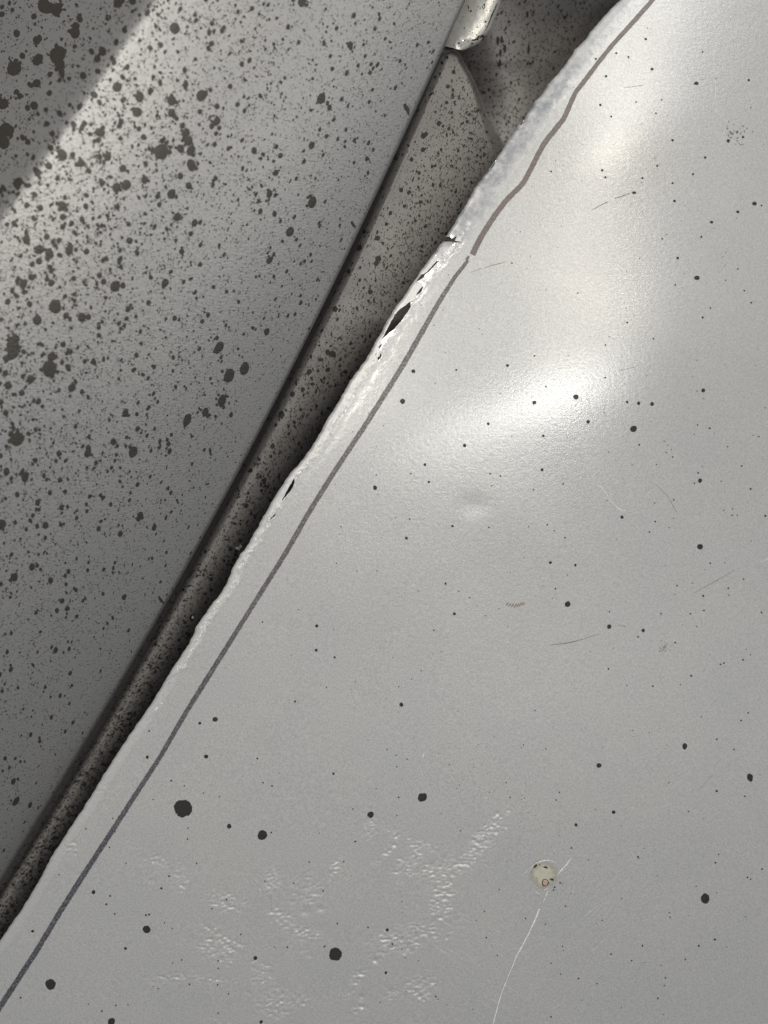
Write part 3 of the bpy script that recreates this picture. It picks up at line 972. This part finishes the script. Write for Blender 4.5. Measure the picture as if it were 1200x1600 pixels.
nspot = 0
for tok in LEFT_SPOTS.split():
    cx, cy, r = [float(v) for v in tok.split(',')]
    n = 26 if r > 7 else 16
    ox, oy = blob_outline(r * .95, n, .11, 1 + random.random() * .3, random.uniform(1.0, 2.2))
    ox, oy = squash_left(cx, cy, ox, oy)
    mk = Marks(left_top, .55)
    mk.add(cx, cy, ox, oy, 3 if r > 7 else 2, .2)
    if r > 6 and random.random() < .6:      # a satellite splash joined to the drop
        for _ in range(random.choice((1, 2, 3))):
            a = random.uniform(0, 6.28)
            q = random.uniform(.2, .4) * r
            ox, oy = blob_outline(q, 9, .2)
            mk.add(cx + r * 1.05 * math.cos(a), cy + r * 1.05 * math.sin(a), ox, oy)
    mk.build("paint_spot", M_BLACK_L, left, B_LEFT)
mk = Marks(left_top, .55)
for pts, wd in (([(632, 162), (636, 170), (639, 180)], [4, 6.5, 1.5]), ([(549, 346), (553, 352), (555, 357)], [3, 4.5, 1]), ([(248, 932), (252, 938), (256, 944)], [3, 4.5, 1.5]),
                ([(276, 780), (279, 787)], [3.5, 2]), ([(328, 702), (330, 712)], [4, 2]), ([(575, 246), (580, 256)], [2.5, .5]), ([(284, 385), (285, 400), (284, 405)], [4, 3, 1])):
    mk = Marks(left_top, .55)
    mk.strip(pts, wd, 2, .2)
    mk.build("paint_streak", M_BLACK_L, left, B_LEFT)

# larger drops go on beyond the part in view
for _ in range(70):
    cx, cy = random.choice(((random.uniform(-200, -25), random.uniform(-180, 1550)), (random.uniform(-200, 700), random.uniform(-190, -25))))
    if left_edge(np.array(cy)) - cx < 20:
        continue
    ox, oy = blob_outline(min(3.6 / (1 - random.random()) ** .4, 11), 16, .12, 1.1, random.uniform(0, 3))
    mk = Marks(left_top, .55)
    mk.add(cx, cy, ox, oy, 2, .2)
    mk.build("paint_spot", M_BLACK_L, left, B_LEFT)
mk = Marks(left_top, .5)
pl, tries = 0, 0
centres = []
while pl < 18500 and tries < 170000:
    tries += 1
    if centres and random.random() < .45:
        bx, by = random.choice(centres)
        a, dd = random.uniform(0, 6.28), random.expovariate(1 / 14.0)
        x, y = bx + dd * math.cos(a), by + dd * math.sin(a)
    else:
        x, y = (random.uniform(-10, 735), random.uniform(-10, 1390)) if random.random() < .8 else (random.uniform(-200, 800), random.uniform(-200, 1600))
        if random.random() < .35:
            centres.append((x, y))
    d = float(left_edge(np.array(y)) - x)
    if d < 3 or x < -205 or y < -205:
        continue
    c = (x - 235) * CREASE_N[0] + y * CREASE_N[1]
    dens = float(np.interp(d, [0, 60, 250, 500], [.32, .5, .8, 1.0])) * float(np.interp(y, [0, 250, 900, 1400], [.75, 1, 1.0, .8]))
    if c < 0:
        dens *= .55
    if random.random() > dens:
        continue
    q = random.random()
    r = min(.52 * (1 - q) ** -.435, 3.4)
    r *= float(np.interp(d, [0, 120, 450], [.85, .95, 1.2])) * float(np.interp(y, [0, 700, 1400], [1.15, 1.0, .85]))
    ox, oy = blob_outline(r, 8 if r < 2 else 12, .16, 1 + random.random() * .6, random.uniform(.6, 2.4))
    ox, oy = squash_left(x, y, ox, oy)
    mk.add(x, y, ox, oy)
    pl += 1
stuff(mk.build("paint_specks", M_BLACK_L, left, B_LEFT))
mk = Marks(left_top, .4)
mk.strip([(560, 54), (600, 50), (650, 44)], [.4, .9, .4], 1, .3)
mk.build("faint_scratch", M_SCUFF, left, B_LEFT)
mk = Marks(left_top, .4)
mk.strip([(575, 262), (584, 267), (590, 277)], [.4, 1, .4], 1, .3)
mk.build("faint_scratch", M_SCUFF, left, B_LEFT)

# ------------------------------------------------------------------ channel between the two panels
B_RIDGE = to_world(np.array(500.0), np.array(700.0), np.array(-90.0))
ridge = thing("speckled_channel", "brownish-grey speckled metal channel with a rounded ridge sunk in the gap between both panels", "metal channel", B_RIDGE)
rows_r = np.unique(np.concatenate([np.arange(-240, 60, 6.0), np.arange(60, 300, 2.0), np.arange(300, 1801, 4.0)]))
offr = np.concatenate([np.arange(-60, -12, 3.0), np.arange(-12, 120, 1.5), np.arange(120, 460, 4.0)])
RX = left_edge(rows_r)[:, None] + offr[None, :]
RY = np.repeat(rows_r[:, None], len(offr), 1)
RZ = ridge_z(RX, RY)
f = grid_faces(len(rows_r), len(offr))
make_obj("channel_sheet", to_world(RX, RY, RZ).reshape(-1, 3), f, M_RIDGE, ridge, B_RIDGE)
RIDGE_SPOTS = """618,246,4 662,212,4.2 666,209,3 686,193,3.6 643,249,3 661,234,3.6 627,297,3.2 590,372,4 562,387,4 569,362,3.2 591,404,4.5 588,411,4 578,456,3.4 545,424,3.4 524,483,4
520,553,5 512,550,4 483,581,4.2 512,578,3.4 540,581,3 457,616,4 473,609,3.4 440,648,5 426,697,3.6 413,751,4 405,718,2.8 407,745,2.6 385,790,3.4 392,735,3 447,641,2
500,562,2.6 488,600,2.6 460,660,2.4 431,664,2.6 470,640,2.4 610,333,3 604,350,2.6 632,322,2.6 640,300,2.6 655,270,2.6 700,135,3 709,112,3 698,160,2.6 730,190,2.6
360,858,3 330,905,2.8 300,965,4 280,1000,2.6 243,1007,2.8 778,64,3,6.5 784,62,2.6,6 789,76,2.6,7 826,77,2.2,7.5 782,82,2.4,6 781,98,2.4,5.5 824,23,2,5"""
for tok in RIDGE_SPOTS.split():
    q = [float(v) for v in tok.split(',')]
    m2 = Marks(ridge_z, .6)
    ox, oy = blob_outline(1, 14, .2, 1.05, random.uniform(0, 3))
    m2.add(q[0], q[1], ox * q[2], oy * (q[3] if len(q) > 3 else q[2] * 1.1), 2, .1)
    m2.build("paint_spot", M_BLACK_R, ridge, B_RIDGE)
mk = Marks(ridge_z, .55)
n = 0
while n < 9500:
    y = random.uniform(-10, 1480)
    a, b = float(left_edge(np.array(y))), float(edge0(y)) + 6
    x = random.uniform(a, b)
    u = (x - a) / max(b - a, 1)
    wd = b - a
    if random.random() > wd / 260 * 1.0 + .25 + .35 * smooth(850, 1200, y):
        continue
    if random.random() > np.interp(u, [0, .15, .4, .8, 1], [.3, .4, .9, 1, .9]):
        continue
    q = random.random()
    r = min(.62 * (1 - q) ** -.33, 2.6)
    low = smooth(700, 1000, y)
    if random.random() < low:
        el, an = random.uniform(1.1, 3.0), random.gauss(-.35, .35)
    else:
        el, an = random.uniform(1.1, 2.4), random.gauss(1.75, .35)
    ox, oy = blob_outline(r, 7, .25, el, an)
    mk.add(x, y, ox, oy)
    n += 1
stuff(mk.build("paint_specks", M_BLACK_R, ridge, B_RIDGE))
# loose flakes of pale paint caught in the channel
for x, y, r in ((372, 857, 3.2), (376, 854, 2.4), (301, 965, 1.8)):
    m2 = Marks(ridge_z, 3.0)
    ox, oy = blob_outline(r, 9, .4, 1.5, random.uniform(0, 3))
    m2.add(x, y, ox, oy, 1, 1.2)
    m2.build("paint_flake", M_WHITE, ridge, B_RIDGE)

# ------------------------------------------------------------------ bent flange at the top of the gap
B_TAB = to_world(np.array(745.0), np.array(20.0), np.array(-20.0))
tab = thing("bent_flange", "short bright bent metal flange with a torn folded end at the top of the gap, and an added unseen shading flare", "metal flange", B_TAB)
tab_l = curve([(822, -220), (700, 40), (692, 60), (697, 72), (706, 76), (720, 79)])
nrow, ncol = 60, 22
TX, TY, TZ = [], [], []
right = curve([(1230, -220), (1080, -115), (930, -62), (840, -34), (800, -16), (784, 0), (778, 14), (772, 30), (765, 47), (757, 57), (753, 64), (743, 71), (733, 76), (722, 78)])  # above the view it flares right, added unseen to shade the recess
for i in range(nrow):
    v = i / (nrow - 1)
    yy = -220 + 298 * (1 - (1 - v) ** 1.7)
    xr = float(right(yy))
    xl = min(float(left_edge(yy)) - 22, xr - 30) if yy < 60 else float(np.interp(yy, [60, 70, 78], [680, 688, 718]))
    xl = min(xl, xr - 1.5)
    for j in range(ncol):
        u = j / (ncol - 1)
        x = xl + (xr - xl) * u
        s = min((x - (float(left_edge(yy)) + 26)) / 30.0, 1.7)
        z = -2 - 10 * s * s * (1 if s < 0 else .55)
        z -= 14 * softplus(np.array(u - .90), .012) * 9
        z -= .55 * float(softplus(np.array(yy - 62), 3.0)) * (1 + .6 * u)
        z += 1.0 * float(NA.fbm(x / 14, yy / 14, 2)) + .5 * float(NB(x / 5, yy / 5))
        TX.append(x)
        TY.append(yy + 1.2 * float(NB(x / 9, 3.1)) * smooth(40, 76, yy))
        TZ.append(float(z))
TX, TY, TZ = map(np.array, (TX, TY, TZ))
tv = to_world(TX, TY, TZ)
bv = to_world(TX, TY, TZ - 5.0)
tf = grid_faces(nrow, ncol)
allf = list(tf) + [[q + len(tv) for q in ff[::-1]] for ff in tf]
N0 = len(tv)
for i in range(nrow - 1):
    a, b = i * ncol + ncol - 1, (i + 1) * ncol + ncol - 1
    allf.append([a, b, b + N0, a + N0])
    a, b = i * ncol, (i + 1) * ncol
    allf.append([b, a, a + N0, b + N0])
for j in range(ncol - 1):
    a = (nrow - 1) * ncol + j
    allf.append([a, a + 1, a + 1 + N0, a + N0])
tab_o = make_obj("flange_sheet", np.concatenate([tv, bv]), allf, M_TAB, tab, B_TAB)
KX, KY, KZ = TX.copy(), TY.copy(), TZ.copy()


def tab_z(x, y):
    x, y = np.atleast_1d(x), np.atleast_1d(y)
    out = []
    for a, b in zip(x, y):
        d2 = (KX - a) ** 2 + (KY - b) ** 2
        k = np.argpartition(d2, 4)[:4]
        wgt = 1 / (d2[k] + .05)
        out.append(float((KZ[k] * wgt).sum() / wgt.sum()))
    return np.array(out)


mk = Marks(tab_z, .7)
mk.strip([(737, 63), (744, 62), (751, 57), (756, 55)], [1.5, 3.5, 4.5, 3], 2, .25)
mk.strip([(756, 56), (755, 61), (751, 66)], [3, 2, .8], 2, .25)
mk.build("tear", M_RUST, tab, B_TAB)
mk = Marks(tab_z, .6)
for _ in range(34):
    y = random.uniform(0, 72)
    x = random.uniform(float(left_edge(y)) + 6, float(right(y)) - 4)
    r = random.choice((.6, .7, .8, 1.0, 1.5))
    ox, oy = blob_outline(r, 7, .25)
    mk.add(x, y, ox, oy)
stuff(mk.build("paint_specks", M_BLACK, tab, B_TAB))
for pts, wd in (([(722, 62), (727, 66), (731, 70)], [1, 2.5, 2]), ([(720, 77), (724, 70)], [2.5, 1.5]), ([(779, 2), (770, 20), (766, 32), (758, 48)], [1.5, 2.2, 1.8, 1]), ([(731, 8), (733, 13)], [1, 2])):
    mk = Marks(tab_z, .6)
    mk.strip(pts, wd, 2, .35)
    mk.build("bare_metal_nick", M_METAL, tab, B_TAB)
mk = Marks(tab_z, .6)
mk.strip([(753, 9), (756, 14), (758, 9)], [2, 2.4, 1.6], 2, .3)
mk.build("rust_mark", M_BROWN, tab, B_TAB)
